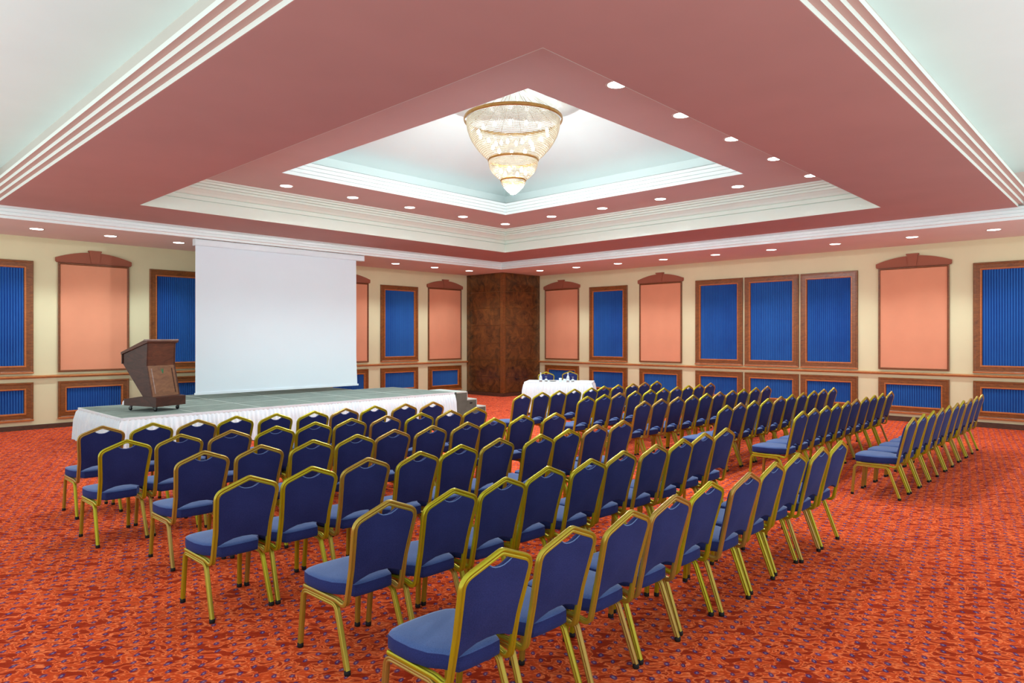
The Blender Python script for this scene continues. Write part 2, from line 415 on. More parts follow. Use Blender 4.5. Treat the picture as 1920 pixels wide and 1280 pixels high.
for i,x in enumerate(xsA):
    lab=('bright round downlight in the low soffit, %s from the left, left of the screen'%ORD[i]) if i<3 else ('bright round downlight in the low soffit right of the screen, %s from it'%ORD[i-3])
    place_down(x,yA_,ZS,lab,E1)
ysB=[12.77,11.45,10.09,8.75,7.38,6.07,4.75,3.36,2.08]
for i,y in enumerate(ysB):
    place_down(14.58,y,ZS,'bright round downlight in the low soffit along right wall, %s from the column'%ORD[i],E1)
E2=98
RX0,RX1,RY0,RY1=4.5,11.24,4.05,10.92
for i,x in enumerate([5.80,7.14,8.48,9.93]): place_down(x,RY1,Z2,'round downlight in the pink ring left of far corner, %s from the left'%ORD[i],E2)
place_down(11.25,RY1,Z2,'round downlight in the pink ring at its far corner below the chandelier tip',E2)
for i,y in enumerate([9.51,8.16,6.81,5.27]): place_down(RX1,y,Z2,'round downlight in the pink ring right of far corner, %s from it'%ORD[i],E2)
for i,x in enumerate([5.84,7.17,8.49,9.86,11.30]): place_down(x,RY0,Z2,'round downlight half hidden by pink panel edge, %s from top, right of chandelier'%ORD[i],E2)
# lamps of the ring's hidden side and of the soffits behind the viewer
for y in (5.3,6.8,8.2,9.5): spot(RX0,y,Z2,E2,128)

# coves: strip lamps lying behind the mouldings, shining up
def strip(x0,y0,x1,y1,z,e,w=.12,col=(1,.97,.94)):
    l=bpy.data.lights.new('cove_lamp','AREA'); l.shape='RECTANGLE'; l.energy=e; l.color=col
    dx,dy=x1-x0,y1-y0; l.size=max(abs(dx),abs(dy)); l.size_y=w
    o=bpy.data.objects.new('cove_lamp',l); C.objects.link(o); o.location=((x0+x1)/2,(y0+y1)/2,z)
    o.rotation_euler=(math.pi,0,0 if abs(dx)>abs(dy) else math.pi/2); return o
ZC=4.63
EC=2.0
strip(IX0,IY0-.2,IX1,IY0-.2,ZC,EC); strip(IX0,IY1+.2,IX1,IY1+.2,ZC,EC); strip(IX0-.2,IY0,IX0-.2,IY1,ZC,EC); strip(IX1+.2,IY0,IX1+.2,IY1,ZC,EC)

# ------------------------------------------------------------------ wall panels
# built in local coordinates: width along X, height Z, facing -Y, back at y=0
def frame_ring(mb,x0,z0,x1,z1,w,prof):
    """prof: (distance from outer edge, depth) profile of a mitred frame"""
    rows=[]
    for d,y in prof: rows.append([(x0+d,-y,z0+d),(x1-d,-y,z0+d),(x1-d,-y,z1-d),(x0+d,-y,z1-d)])
    v=[p for r in rows for p in r]; f=[]
    for i in range(len(prof)-1):
        for k in range(4): f.append((i*4+k,i*4+(k+1)%4,(i+1)*4+(k+1)%4,(i+1)*4+k))
    mb.add(v,f); return mb
def pleats(mb,x0,z0,x1,z1,y,pitch,amp):
    n=max(2,round((x1-x0)/pitch)); xs=[];
    for i in range(n):
        for t,a in ((0,0),(.28,.75),(.5,1),(.72,.75)): xs.append((x0+(x1-x0)*(i+t)/n,a))
    xs.append((x1,0)); v=[]; 
    for x,a in xs: v+=[(x,-y-amp*a,z0),(x,-y-amp*a,z1)]
    mb.add(v,[(2*i,2*i+2,2*i+3,2*i+1) for i in range(len(xs)-1)],True); return mb
def blue_panel(name,w,z0,z1,label,group):
    t=thing(name,label,'wall panel',(0,0,0),0,group); fw=.145
    frame_ring(MB(),0,z0,w,z1,fw,[(0,0),(0,.035),(.012,.05),(.03,.05),(.04,.042),(fw-.03,.042)]).build('frame',M['wood'],t)
    frame_ring(MB(),0,z0,w,z1,fw,[(fw-.03,.042),(fw-.026,.052),(fw-.012,.052),(fw,.02),(fw,.005)]).build('inner_bead',M['woodlt'],t)
    frame_ring(MB(),-.002,z0-.006,w+.002,z0+.022,0,[(0,.0),(0,.056),(.006,.06),(.013,.06)]).build('sill_bead',M['woodlt'],t)
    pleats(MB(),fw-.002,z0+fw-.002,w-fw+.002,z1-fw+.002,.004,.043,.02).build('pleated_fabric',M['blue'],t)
    return t
def salmon_panel(w,label,group):
    z0,z1=1.075,3.205
    t=thing('pediment_panel',label,'wall panel',(0,0,0),0,group)
    frame_ring(MB(),0,z0,w,z1,.04,[(0,0),(0,.04),(.008,.048),(.022,.048),(.034,.035),(.036,.01)]).build('frame',M['wooddk'],t)
    MB().box(.03,-.02,z0+.03,w-.03,-.002,z1-.03).build('panel',M['salmon'],t)
    MB().box(-.03,-.06,z1+.003,w+.03,0,z1+.018).build('ledge',M['terra'],t)
    n=16; top=[]
    for i in range(n+1):
        u=i/n; x=-.045+(w+.09)*u; top.append((x,3.30+.135*(1-(2*u-1)**2)))
    ped=MB().prism([(-.045,z1+.02)]+top+[(w+.045,z1+.02)],-.05,0,'y').build('pediment',M['terra'],t)
    MB().prism([(w/2-.07,z1+.02),(w/2-.10,3.445),(w/2-.115,3.445),(w/2-.115,3.475),(w/2+.115,3.475),(w/2+.115,3.445),(w/2+.10,3.445),(w/2+.07,z1+.02)],-.07,-.0,'y').build('keystone',M['terra'],ped)
    return t
A=[('b',1.79,3.04),('s',3.44,4.69),('b',5.09,6.345),('b',6.375,7.63),('b',7.66,8.95),('s',9.33,10.58),('b',10.98,12.28),('s',12.66,13.96)]
la={0:'leftmost tall blue pleated panel, cut by the left edge of the photo',2:'tall blue pleated panel behind the lectern, partly covered by the screen',6:'tall blue pleated panel between screen and corner column'}
lal={0:'leftmost low blue pleated panel, cut by left edge of the photo',1:'low blue pleated panel under the leftmost salmon panel, behind the stage',2:'low blue pleated panel behind the lectern and the screen edge',5:'low blue pleated panel at lower right corner of the screen',6:'low blue pleated panel between screen and column, under a tall blue panel',7:'low blue pleated panel left of the corner column, under a salmon panel'}
las={1:'salmon panel with terracotta pediment, left of the lectern',5:'salmon panel with pediment, mostly covered by right edge of screen',7:'salmon panel with terracotta pediment directly left of the corner column'}
for i,(k,a,b_) in enumerate(A):
    if i in (3,4): continue      # wholly hidden by the screen
    if k=='b': t=blue_panel('pleated_panel',b_-a,1.07,3.195,la[i],'tall blue wall panels')
    else: t=salmon_panel(b_-a,las[i],'salmon wall panels')
    t.location=(a,YA,0)
    t=blue_panel('low_pleated_panel',b_-a,.175,.895,lal[i],'low blue wall panels'); t.location=(a,YA,0)
B=[('s',13.65,12.34),('b',11.95,10.64),('s',10.24,8.95),('b',8.56,7.295),('b',7.245,5.955),('b',5.91,4.69),('s',4.28,2.99),('b',2.59,1.30)]
lb={1:'tall blue pleated panel between two salmon panels, nearest right of the column',3:'left one of the three adjoining tall blue pleated panels',4:'middle one of the three adjoining tall blue pleated panels',5:'right one of the three adjoining tall blue pleated panels',7:'rightmost tall blue pleated panel, cut by right edge of the photo'}
ls={0:'salmon panel with terracotta pediment directly right of the corner column',2:'salmon panel with pediment left of the three adjoining blue panels',6:'salmon panel with pediment right of the three adjoining blue panels'}
lbl={0:'low blue pleated panel behind the chairs of the white table',1:'low blue pleated panel to the right behind the white table',2:'low blue pleated panel under the salmon panel left of the triple blue panels',3:'left one of the three adjoining low blue pleated panels',4:'middle one of the three adjoining low blue pleated panels',5:'right one of the three adjoining low blue pleated panels',6:'low blue pleated panel under the rightmost salmon panel',7:'rightmost low blue pleated panel, cut by right edge of the photo'}
for i,(k,a,b_) in enumerate(B):
    w=a-b_
    t=blue_panel('pleated_panel',w,1.06,3.2,lb[i],'tall blue wall panels') if k=='b' else salmon_panel(w,ls[i],'salmon wall panels')
    t.location=(XB,a,0); t.rotation_euler=(0,0,-math.pi/2)
    t=blue_panel('low_pleated_panel',w,.175,.90,lbl[i],'low blue wall panels'); t.location=(XB,a,0); t.rotation_euler=(0,0,-math.pi/2)

# ------------------------------------------------------------------ stage
ZT_=.545
stage=thing('stage_platform','low stage with grey-green carpet top and white pleated skirt','stage',(3.28,11.13,0))
sx,sy=3.28,11.13
cols=[3.28,4.36,5.46,6.56,7.64,8.74,9.86]; rws=[11.13,12.22,13.36,14.60]
for i in range(6):
    for j in range(3):
        if j==2 and i in (0,5): continue
        MB().box(cols[i]+.008-sx,rws[j]+.008-sy,ZT_-.05,cols[i+1]-.008-sx,rws[j+1]-.008-sy,ZT_).build('deck_panel',M['stage'],stage)
seam=MB()
for i,x in enumerate(cols): seam.box(x-.011-sx,0,ZT_-.05,x+.011-sx,(rws[3] if 0<i<6 else rws[2])-sy,ZT_+.0015)
for j,y in enumerate(rws): seam.box((cols[1] if j==3 else cols[0])-sx,y-.011-sy,ZT_-.05,(cols[5] if j==3 else cols[6])-sx,y+.011-sy,ZT_+.0012)
seam.build('deck_edging',M['seam'],stage)
def skirt(p0,p1,z0,z1,pitch=.075,amp=.022,flare=.05,ends=(0,0)):
    """gathered cloth hanging from p0 to p1; outward = right of travel"""
    a=Vector(p0); b=Vector(p1); Ln=(b-a).length; d=(b-a)/Ln; nrm=Vector((d.y,-d.x)); n=int(Ln/pitch*6); v=[]; zs=[z1,z1-.03,z1-.06,z1-.2,z0]
    ph=0; rows=[]
    for i in range(n+1):
        t=i/n; ph+=random.uniform(.6,1.5)*(2*math.pi/6)
        w=math.sin(ph)*random.uniform(.75,1.0); w2=math.sin(ph*.31+1.3)
        for q,z in enumerate(zs):
            k=[0,.12,.5,.85,1][q]
            off=.006+k*(amp*(w+.35*w2)+amp)+k*k*flare
            sh=(k*amp*1.7+k*k*flare)*(-ends[0]*max(0,1-t*8)+ends[1]*max(0,1-(1-t)*8))
            p=a+d*(Ln*t+sh)+nrm*off; v.append((p.x,p.y,z))
    m=len(zs); mb=MB()
    mb.add(v,[(i*m+q,i*m+q+1,(i+1)*m+q+1,(i+1)*m+q) for i in range(n) for q in range(m-1)],True); return mb
L_=lambda x,y:(x-sx,y-sy)
skirt(L_(cols[0],rws[0]),L_(cols[6],rws[0]),.012,ZT_-.004,ends=(1,.4)).build('skirt',M['cloth'],stage)
skirt(L_(cols[0],rws[2]),L_(cols[0],rws[0]),.012,ZT_-.004,ends=(.3,1)).build('skirt',M['cloth'],stage)
skirt(L_(cols[1],rws[3]),L_(cols[1],rws[2]+.06),.012,ZT_+.004,flare=.02).build('skirt',M['cloth'],stage)
skirt(L_(cols[6],rws[0]+.02),L_(cols[6],rws[2]),.012,ZT_-.004,flare=.0,amp=.002).build('skirt',M['cloth'],stage)
# rim band along the front and left
MB().box(-.012,-.014,ZT_-.034,cols[6]-sx,-.004,ZT_+.002).box(-.014,-.004,ZT_-.034,-.004,rws[2]-sy,ZT_+.002).build('skirt_rim',M['cloth'],stage)

# steps at the right end
st=thing('stage_steps','grey carpeted three-tread steps at the right end of the stage','steps',(9.90,11.10,0))
pf=[(0,0),(0,.54),(.315,.54),(.315,.365),(.60,.365),(.60,.185),(.885,.185),(.885,0)]
MB().prism(pf,0,.92,'y').build('steps_body',M['steps'],st)
for x0,x1,z in ((0,.315,.54),(.315,.60,.365),(.60,.885,.185)):
    MB().box(x0,-.006,z-.018,x1+.01,0,z+.008).box(x1,-.006,z-.018,x1+.01,.92,z+.008).box(x0,0,z,x1,.92,z+.008).build('nosing',M['seam'],st)
for x,z0,z1 in ((.315,.373,.522),(.60,.193,.347),(.885,.0,.167)):
    MB().box(x,-.006,z0,x+.01,.01,z1).build('edge_strip',M['seam'],st)
MB().box(.40,-.004,.265,.475,.0,.295).build('handle_slot',M['black'],st)

# ------------------------------------------------------------------ lectern
lang=math.radians(22.3)
lec=thing('lectern','dark brown wooden lectern on wheels standing on the stage','lectern',(3.918,11.592,ZT_+.004),lang)
W=.583
def zrel(z): return z-ZT_
MB().prism([(0,zrel(.625)),(0,zrel(.775)),(.09,zrel(.785)),(.34,zrel(.785)),(.71,zrel(.735)),(.71,zrel(.632))],0,W,'x').build('base',M['lecterndark'],lec)
body=[(.115,zrel(.78)),(.232,zrel(1.283)),(.215,zrel(1.655)),(.735,zrel(1.46)),(.742,zrel(1.32)),(.303,zrel(.78))]
MB().prism(body,.035,W-.035,'x').build('body',M['lectern'],lec)
side=[(.108,zrel(.782)),(.224,zrel(1.283)),(.205,zrel(1.66)),(.742,zrel(1.462)),(.75,zrel(1.315)),(.30,zrel(.782))]
MB().prism(side,.012,.036,'x').build('side_panel',M['lecterndark'],lec)
MB().prism(side,W-.036,W-.012,'x').build('side_panel',M['lecterndark'],lec)
def facepanel(name,p,q,x0,x1,th,mat,inset=0):
    a=Vector(p); b=Vector(q); d=(b-a).normalized(); n=Vector((-d.y,d.x))
    a2=a+d*inset; b2=b-d*inset
    poly=[tuple(a2),tuple(b2),tuple(b2+n*th),tuple(a2+n*th)]
    return MB().prism(poly,x0,x1,'x').build(name,mat,lec)
facepanel('front_panel',(.115,zrel(.782)),(.232,zrel(1.28)),.038,W-.038,.006,M['lecternpanel'])
facepanel('upper_front_panel',(.232,zrel(1.283)),(.215,zrel(1.655)),.038,W-.038,.006,M['lectern'])
facepanel('panel_moulding',(.115,zrel(.782)),(.232,zrel(1.28)),.085,.10,.012,M['lecterntop'],.05)
facepanel('panel_moulding',(.115,zrel(.782)),(.232,zrel(1.28)),W-.10,W-.085,.012,M['lecterndark'],.05)
# emblem: small worn green leaf mark
a=Vector((.115,zrel(.782))); b=Vector((.232,zrel(1.28))); d=(b-a).normalized(); n=Vector((-d.y,d.x)); em=MB()
for dx,dz,w_,h_ in ((0,.06,.05,.022),(0,.035,.034,.03),(.018,.085,.012,.02),(-.018,.085,.014,.018),(.0,.012,.02,.016)):
    c0=b-d*(.14-dz)+n*.0075; x0=W/2+.01+dx
    v=[]
    for xx,tt in ((x0-w_/2,-h_/2),(x0+w_/2,-h_/2),(x0+w_/2,h_/2),(x0-w_/2,h_/2)):
        p=c0+d*tt; v.append((xx,p.x,p.y))
    em.add(v,[(0,1,2,3)])
em.build('emblem',M['green'],lec)
MB().prism([(.175,zrel(1.662)),(.175,zrel(1.70)),(.25,zrel(1.70)),(.77,zrel(1.50)),(.765,zrel(1.462))],-.012,W+.012,'x').build('reading_top',M['lectern'],lec)
MB().box(-.014,.170,zrel(1.692),W+.014,.250,zrel(1.712)).build('top_strip',M['lecterntop'],lec)
MB().prism([(.742,zrel(1.315)),(.742,zrel(1.46)),(.762,zrel(1.465)),(.762,zrel(1.31))],-.005,W+.005,'x').build('back_lip',M['lecterndark'],lec)
for x,y in ((.07,.08),(W-.08,.08),(.06,.62),(W-.08,.62)):
    cs=MB().lathe([(.02,.055),(.02,.08)],12,(x,y,0)).box(x-.014,y-.008,.03,x-.010,y+.03,.06).box(x+.010,y-.008,.03,x+.014,y+.03,.06).build('caster',M['grey'],lec)
    R=Matrix.Translation((x,y+.015,.033))@Matrix.Rotation(math.pi/2,4,'Y')
    MB().lathe([(.012,-.011),(.030,-.011),(.033,-.006),(.033,.006),(.030,.011),(.012,.011)],18,M=R).build('wheel',M['black'],cs)

# ------------------------------------------------------------------ projection screen
YS=13.42
ps=thing('projection_screen','large white roll-down projection screen hanging from the soffit over the stage','screen',(5.24,YS,3.5))
sw=3.62
MB().tube([(-.005,0,.085),(sw+.165,0,.085)],[(-.06,-.065),(.06,-.065),(.068,-.05),(.068,.045),(.055,.06),(-.055,.06),(-.068,.045),(-.068,-.05)],smooth=False).build('roller_case',M['metalwhite'],ps)
for x in (-.02,sw+.165): MB().box(x,-.072,.018,x+.018,.072,.148).build('end_cap',M['metalwhite'],ps)
fb=MB(); nx,nz=14,18; v=[]
for j in range(nz+1):
    t=j/nz; z=.03-t*(3.53-.665)
    for i in range(nx+1):
        s=i/nx; w=sw*(1+.006*max(0,t-.75)*4*(1 if s>.5 else 0)); y=-.01-.02*math.sin(math.pi*t)*s*.4
        v.append((w*s,y-.015*max(0,t-.85)*6*s*s,z))
fb.add(v,[(j*(nx+1)+i,j*(nx+1)+i+1,(j+1)*(nx+1)+i+1,(j+1)*(nx+1)+i) for j in range(nz) for i in range(nx)],True)
fb.build('screen_fabric',M['screen'],ps)
MB().box(-.02,-.035,-2.865,sw+.05,-.005,-2.825).build('bottom_bar',M['metalwhite'],ps)
for x in (1.3,2.5,3.55): MB().box(x,-.015,.14,x+.03,.015,.155).build('hanger',M['metalwhite'],ps)

# ------------------------------------------------------------------ chandelier
CXY=(7.88,7.47)
ch=thing('chandelier','large tiered crystal bead chandelier with brass rings under the white dome','chandelier',(CXY[0],CXY[1],ZT-.25))
zc=ZT-.25
def Z(z): return z-zc
def hoop(r,z,h,th=.012): return MB().lathe([(r-th,Z(z)-h/2),(r,Z(z)-h/2),(r+.006,Z(z)),(r,Z(z)+h/2),(r-th,Z(z)+h/2),(r-th,Z(z)-h/2)],64,caps=False)
def tier(rt,zt,rb,zb_,rows,power,name,bead=.013):
    mb=MB(); 
    for j in range(rows):
        t=(j+.5)/rows
        r=rb+(rt-rb)*(1-t**power); z=zt+(zb_-zt)*t
        n=max(14,int(2*math.pi*r/(bead*1.9)))
        for k in range(n):
            a=2*math.pi*k/n; x,y=r*math.cos(a),r*math.sin(a); b=bead*random.uniform(.92,1.08); h=abs(zt-zb_)/rows*.43
            mb.add([(x+b,y,Z(z)),(x,y+b,Z(z)),(x-b,y,Z(z)),(x,y-b,Z(z)),(x,y,Z(z)+h),(x,y,Z(z)-h)],
                   [(0,1,4),(1,2,4),(2,3,4),(3,0,4),(1,0,5),(2,1,5),(3,2,5),(0,3,5)])
    o=mb.build(name,M['beads'],ch); o['kind']='stuff'; return o
hoop(.79,5.235,.055).build('ring',M['brass'],ch)
hoop(.405,4.585,.035).build('ring',M['brass'],ch)
hoop(.205,4.265,.03).build('ring',M['brass'],ch)
tier(.745,5.215,.40,4.60,27,2.1,'crystal_strands',.0125)
tier(.392,4.565,.205,4.275,14,2.1,'crystal_strands',.0115)
tier(.195,4.245,.03,4.045,9,1.5,'crystal_strands',.012)
MB().tube([(0,0,0.2),(0,0,Z(4.7))],circ(.017,10)).build('rod',M['brass'],ch)
MB().lathe([(.0,.22),(.07,.20),(.09,.14),(.04,.08),(.017,.05)],20).build('canopy',M['brass'],ch)
for k in range(14):
    a=2*math.pi*(k+.3)/14
    MB().tube([(.02*math.cos(a),.02*math.sin(a),.02),(.78*math.cos(a),.78*math.sin(a),Z(5.25))],circ(.003,5)).build('wire',M['wire'],ch)
def bulb(x,y,z): MB().lathe([(0,-.04),(.018,-.033),(.026,-.012),(.024,.014),(.010,.042),(0,.05)],10,(x,y,Z(z))).build('bulb',M['bulb'],ch)
for k in range(14):
    a=2*math.pi*(k+.5)/14; bulb(.56*math.cos(a),.56*math.sin(a),5.02)
for k in range(9):
    a=2*math.pi*(k+.2)/9; bulb(.33*math.cos(a),.33*math.sin(a),4.80)
for k in range(6):
    a=2*math.pi*(k+.4)/6; bulb(.2*math.cos(a),.2*math.sin(a),4.40)
bulb(0,0,4.17)
for z,e,r in ((5.0,18,.25),(4.42,4,.1),(3.95,150,.10),(3.88,190,.10)):  # last two are added unseen fill lamps brightening the far mouldings and dome
    l=bpy.data.lights.new('chandelier_glow_and_fill','POINT' if z>3.9 else 'SPOT'); l.energy=e
    if z<3.9: l.spot_size=math.pi; l.spot_blend=0; l.color=(1,.94,.84) if z>4 else (.95,.99,1); l.shadow_soft_size=r
    o=bpy.data.objects.new('chandelier_glow_and_fill',l); C.objects.link(o); o.location=(CXY[0],CXY[1],z)

# ------------------------------------------------------------------ banquet chair
TP=[(-.0155,-.006),(-.012,-.011),(-.004,-.011),(0,-.0075),(.004,-.011),(.012,-.011),(.0155,-.006),(.0155,.006),(.012,.011),(.004,.011),(0,.0075),(-.004,.011),(-.012,.011),(-.0155,.006)]
LP=[(-.0135,-.009),(-.0105,-.0125),(-.003,-.0125),(0,-.0095),(.003,-.0125),(.0105,-.0125),(.0135,-.009),(.0135,.009),(.0105,.0125),(.003,.0125),(0,.0095),(-.003,.0125),(-.0105,.0125),(-.0135,.009)]
def yb(z): return -.182-.252*(z-.42)     # leaning plane of the back
def make_chair():
    t=thing('banquet_chair','x','chair')
    # one bent tube: seat rail, curl, upright, shoulder, peak and back down
    R=[(.182,.225,.358),(.180,-.09,.357),(.176,yb(.33)-.012,.338),(.174,yb(.55),.55),(.1955,yb(.80),.80),(0,yb(.877),.877)]
    half=R[:-1]; pts=half+[R[-1]]+[(-x,y,z) for x,y,z in reversed(half)]
    rad=[0,.1,.045,.2,.06,.035,.06,.2,.045,.1,0]
    path=fillet(pts,rad,6)
    MB().tube(path,[(b,a) for a,b in TP][::-1],up=(1,0,0)).build('back_frame',M['gold'],t,50)
    for s in (1,-1):
        for P in ([(.182*s,.07,.3335),(.182*s,.243,.3335),(.190*s,.268,.018)],[(.182*s,.072,.3335),(.182*s,-.088,.3335),(.191*s,-.203,.018)]):
            lg=MB().tube(fillet(P,[0,.05,0],6),LP,up=(1,0,0)).build('leg',M['gold'],t,50)
            x,y=P[2][0],P[2][1]
            MB().lathe([(.016,0),(.0175,.004),(.0175,.024),(.014,.026)],12,(x,y,0)).build('rubber_foot',M['black'],lg)
    # seat cushion
    def outline(sc,k):
        o=[(.202,.16),(.200,.05),(.180,-.04),(.142,-.10),(.124,-.150),(.116,-.166),(.06,-.172),(0,-.172)]
        front=[(0,.262),(.10,.258),(.16,.245),(.19,.222)]
        h=front[1:]+o[:-1]; full=[front[0]]+h+[o[-1]]+[(-x,y) for x,y in reversed(h)]
        return [(x*(1-k/.2),(y-.03)*(1-k/.23)+.03) for x,y in full]
    rows=[(.004,.374),(-.001,.378),(-.002,.40),(-.001,.438),(.005,.446),(.03,.452),(.08,.458),(.13,.461)]
    v=[];n=None
    for k,z in rows:
        o=outline(1,k); n=len(o); v+=[(x,y,z+(-.006 if False else 0)) for x,y in o]
    f=[tuple(range(n))]
    for i in range(len(rows)-1):
        for k in range(n): f.append((i*n+k,(i*n+(k+1)%n),((i+1)*n+(k+1)%n),((i+1)*n+k)))
    f.append(tuple(range(len(v)-1,len(v)-n-1,-1)))
    f=[tuple(reversed(q)) for q in f]
    so=MB().add(v,f,True).build('seat',M['seatfab_lit'],t,50,True)
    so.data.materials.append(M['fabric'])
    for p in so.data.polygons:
        if p.normal.z<.35: p.material_index=1  # sides and underside in darker navy: shade painted into the colour
    # back pad with scooped hand-hold
    h=[(.06,.490),(.115,.474),(.146,.460),(.162,.456),(.166,.50),(.164,.56),(.168,.62),(.176,.69),(.185,.765),(.184,.785),(.174,.797),(.13,.817),(.080,.837),(.066,.832),(.048,.820),(.026,.811)]
    full=[(0,.494)]+h+[(0,.809)]+[(-x,z) for x,z in reversed(h)]
    n=len(full); cz=.64
    def ring(k,off): return [(x*(1-k),yb(cz+(z-cz)*(1-k))+off,cz+(z-cz)*(1-k)) for x,z in full]
    loops=[ring(.05,-.010),ring(.015,-.009),ring(0,-.004),ring(0,.012),ring(.03,.026),ring(.12,.036),ring(.35,.042)]
    v=[p for r in loops for p in r]; m=len(loops)
    f=[(i*n+k,i*n+(k+1)%n,(i+1)*n+(k+1)%n,(i+1)*n+k) for i in range(m-1) for k in range(n)]
    f=[tuple(reversed(q)) for q in f]
    f+=[tuple(range(n)),tuple(range(m*n-1,(m-1)*n-1,-1))]
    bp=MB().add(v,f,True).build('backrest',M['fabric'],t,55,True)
    sc=[(-.078,.834),(-.066,.831),(-.048,.819),(-.026,.810),(0,.807),(.026,.810),(.048,.819),(.066,.831),(.078,.834)]
    MB().tube([(x,yb(z)-.006,z+.003) for x,z in sc],circ(.0028,6),up=(0,1,0)).build('edge_piping',M['piping'],bp)
    return t
CHAIR=make_chair(); used=[False]
def put_chair(x,y,rz,label,group):
    t=copy_tree(CHAIR) if used[0] else CHAIR
    used[0]=True
    t.location=(x,y,0); t.rotation_euler=(0,0,rz); t['label']=label; t['group']=group; return t

# measured back-peak positions of the rows (room metres)
ROWS={
'C1':[(2.023,7.427,0.1),(2.447,7.33,0.8),(2.872,7.28,-0.6),(3.296,7.31,0.6),(3.721,7.227,-0.2),(4.145,7.142,-0.2),(4.57,7.142,0.8),(4.994,7.139,0.1),(5.419,7.067,-0.0),(5.843,7.019,0.4)],
'C2':[(1.892,6.275,0.7),(2.334,6.298,-0.0),(2.764,6.237,0.4),(3.189,6.197,-0.6),(3.613,6.206,-0.2),(4.04,6.204,-0.3),(4.465,6.157,-0.8),(4.889,6.09,-0.8),(5.314,6.063,-0.8),(5.738,6.068,-0.1)],
'C3':[(2.111,5.238,-0.1),(2.547,5.205,-0.2),(2.971,5.137,0.0),(3.404,5.139,-0.8),(3.831,5.167,-0.0),(4.256,5.125,0.1),(4.68,5.08,0.5),(5.11,5.127,-0.5),(5.534,5.093,-0.2),(5.959,4.977,-0.8)],
'C4':[(1.927,4.093,-0.3),(2.351,4.081,-0.8),(2.8,4.09,-0.8),(3.225,4.028,0.7),(3.657,4.046,-0.8),(4.114,4.063,0.5),(4.538,3.965,0.2),(4.982,4.003,-0.2),(5.428,4.003,0.3),(5.908,4.024,0.3)],
'C5':[(2.143,2.941,0.6),(2.567,2.902,-0.1),(2.992,2.902,-0.4),(3.443,2.943,-0.4),(3.867,2.904,-0.6),(4.311,2.933,-0.0),(4.752,2.916,-0.5),(5.181,2.918,0.6),(5.638,2.957,-0.8),(6.076,2.963,-0.7)],
'C6':[(1.974,1.936,-0.6),(2.424,1.93,-0.8),(2.856,1.896,0.8),(3.291,1.905,-0.8),(3.754,1.932,-0.2),(4.179,1.882,-0.3),(4.653,1.909,0.8),(5.121,1.929,-0.8),(5.546,1.901,0.6),(5.997,1.905,-0.4)],
'R1':[(7.602,6.997,-0.1),(8.045,6.996,-0.4),(8.485,7.012,0.4),(8.919,7.043,-0.7),(9.358,7.02,-0.0),(9.813,7.082,0.2),(10.275,7.096,0.8),(10.735,7.086,-0.8),(11.191,7.115,0.8),(11.645,7.128,0.6)],
'R2':[(7.937,6.028,-0.3),(8.374,6.035,0.2),(8.811,6.059,-0.3),(9.256,6.061,0.8),(9.708,6.062,0.1),(10.154,6.079,-0.1),(10.581,6.07,-0.1),(11.006,6.085,-0.1),(11.434,6.091,-0.1),(11.881,6.106,-0.5)],
'R3':[(7.895,5.027,0.8),(8.325,5.024,-0.8),(8.765,5.014,-0.8),(9.2,5.011,-0.1),(9.624,5.009,-0.1),(10.049,5.006,0.2),(10.473,4.996,-0.1),(10.898,4.998,-0.1),(11.336,4.984,0.2),(11.796,4.978,0.6)],
'R4':[(8.117,3.948,-0.3),(8.541,3.961,-0.2),(8.977,3.967,0.8),(9.431,3.97,0.3),(9.887,3.97,-0.6),(10.345,3.984,0.8),(10.815,3.993,0.5),(11.294,3.999,-0.4),(11.768,4.011,-0.7),(12.237,4.008,0.2)],
'R5':[(8.082,2.99,-0.5),(8.506,3.003,-0.6),(8.931,3.007,-0.8),(9.359,3.016,-0.3),(9.788,3.021,0.7),(10.213,3.037,-0.3),(10.639,3.036,-0.8),(11.074,3.047,0.4),(11.529,3.055,0.0),(12.008,3.059,0.5)],
'R6':[(8.298,1.895,0.7),(8.744,1.895,-0.1),(9.189,1.893,-0.1),(9.622,1.888,-0.0),(10.052,1.897,-0.7),(10.492,1.889,0.4),(10.947,1.9,0.8),(11.416,1.896,0.1),(11.883,1.896,-0.1),(12.333,1.904,-0.2)],
}
RN={r:'%s row from the %%s'%ORD[r-1] for r in range(1,7)}
for blk,side in (('C','left'),('R','right')):
    for r in range(1,7):
        pts=ROWS[blk+str(r)]
        for i,(x,y,a) in enumerate(pts):
            lab='gold-framed blue chair, %s from left in %s, %s block'%(ORD[i],RN[r]%('stage' if blk=='C' else 'far end'),side)
            ra=math.radians(a)
            # the peak sits .297 m behind the chair's own origin
            put_chair(x-math.sin(ra)*.297, y+math.cos(ra)*.297, ra, lab,'blue banquet chairs in the audience rows')

# ------------------------------------------------------------------ head table
ta=math.radians(-56.7)
tl=1.53; td=.78; tz=.735
FLx,FLy=11.30,10.37
tb=thing('head_table','long table under a white pleated cloth in the far corner','table',(FLx,FLy,0),ta)
MB().box(.03,.03,tz-.035,tl-.03,td-.03,tz-.006).build('tabletop',M['wood'],tb)
for x in (.08,tl-.08):
    for y in (.08,td-.08): MB().box(x-.018,y-.018,0,x+.018,y+.018,tz-.035).build('leg',M['grey'],tb)
def tocloth():
    mb=MB(); mb.box(-.004,-.004,tz-.005,tl+.004,td+.004,tz+.002)
    for p0,p1 in (((0,0),(tl,0)),((tl,0),(tl,td)),((tl,td),(0,td)),((0,td),(0,0))):
        s=skirt(p0,p1,.05,tz-.003,.06,.014,.035,(1,1)); mb.add(s.v,s.f,True)
    return mb
cl=tocloth().build('tablecloth',M['cloth']); cl.location=(FLx,FLy,0); cl.rotation_euler=(0,0,ta)
tag(cl,'white pleated cloth draped over the long table in the corner','tablecloth')
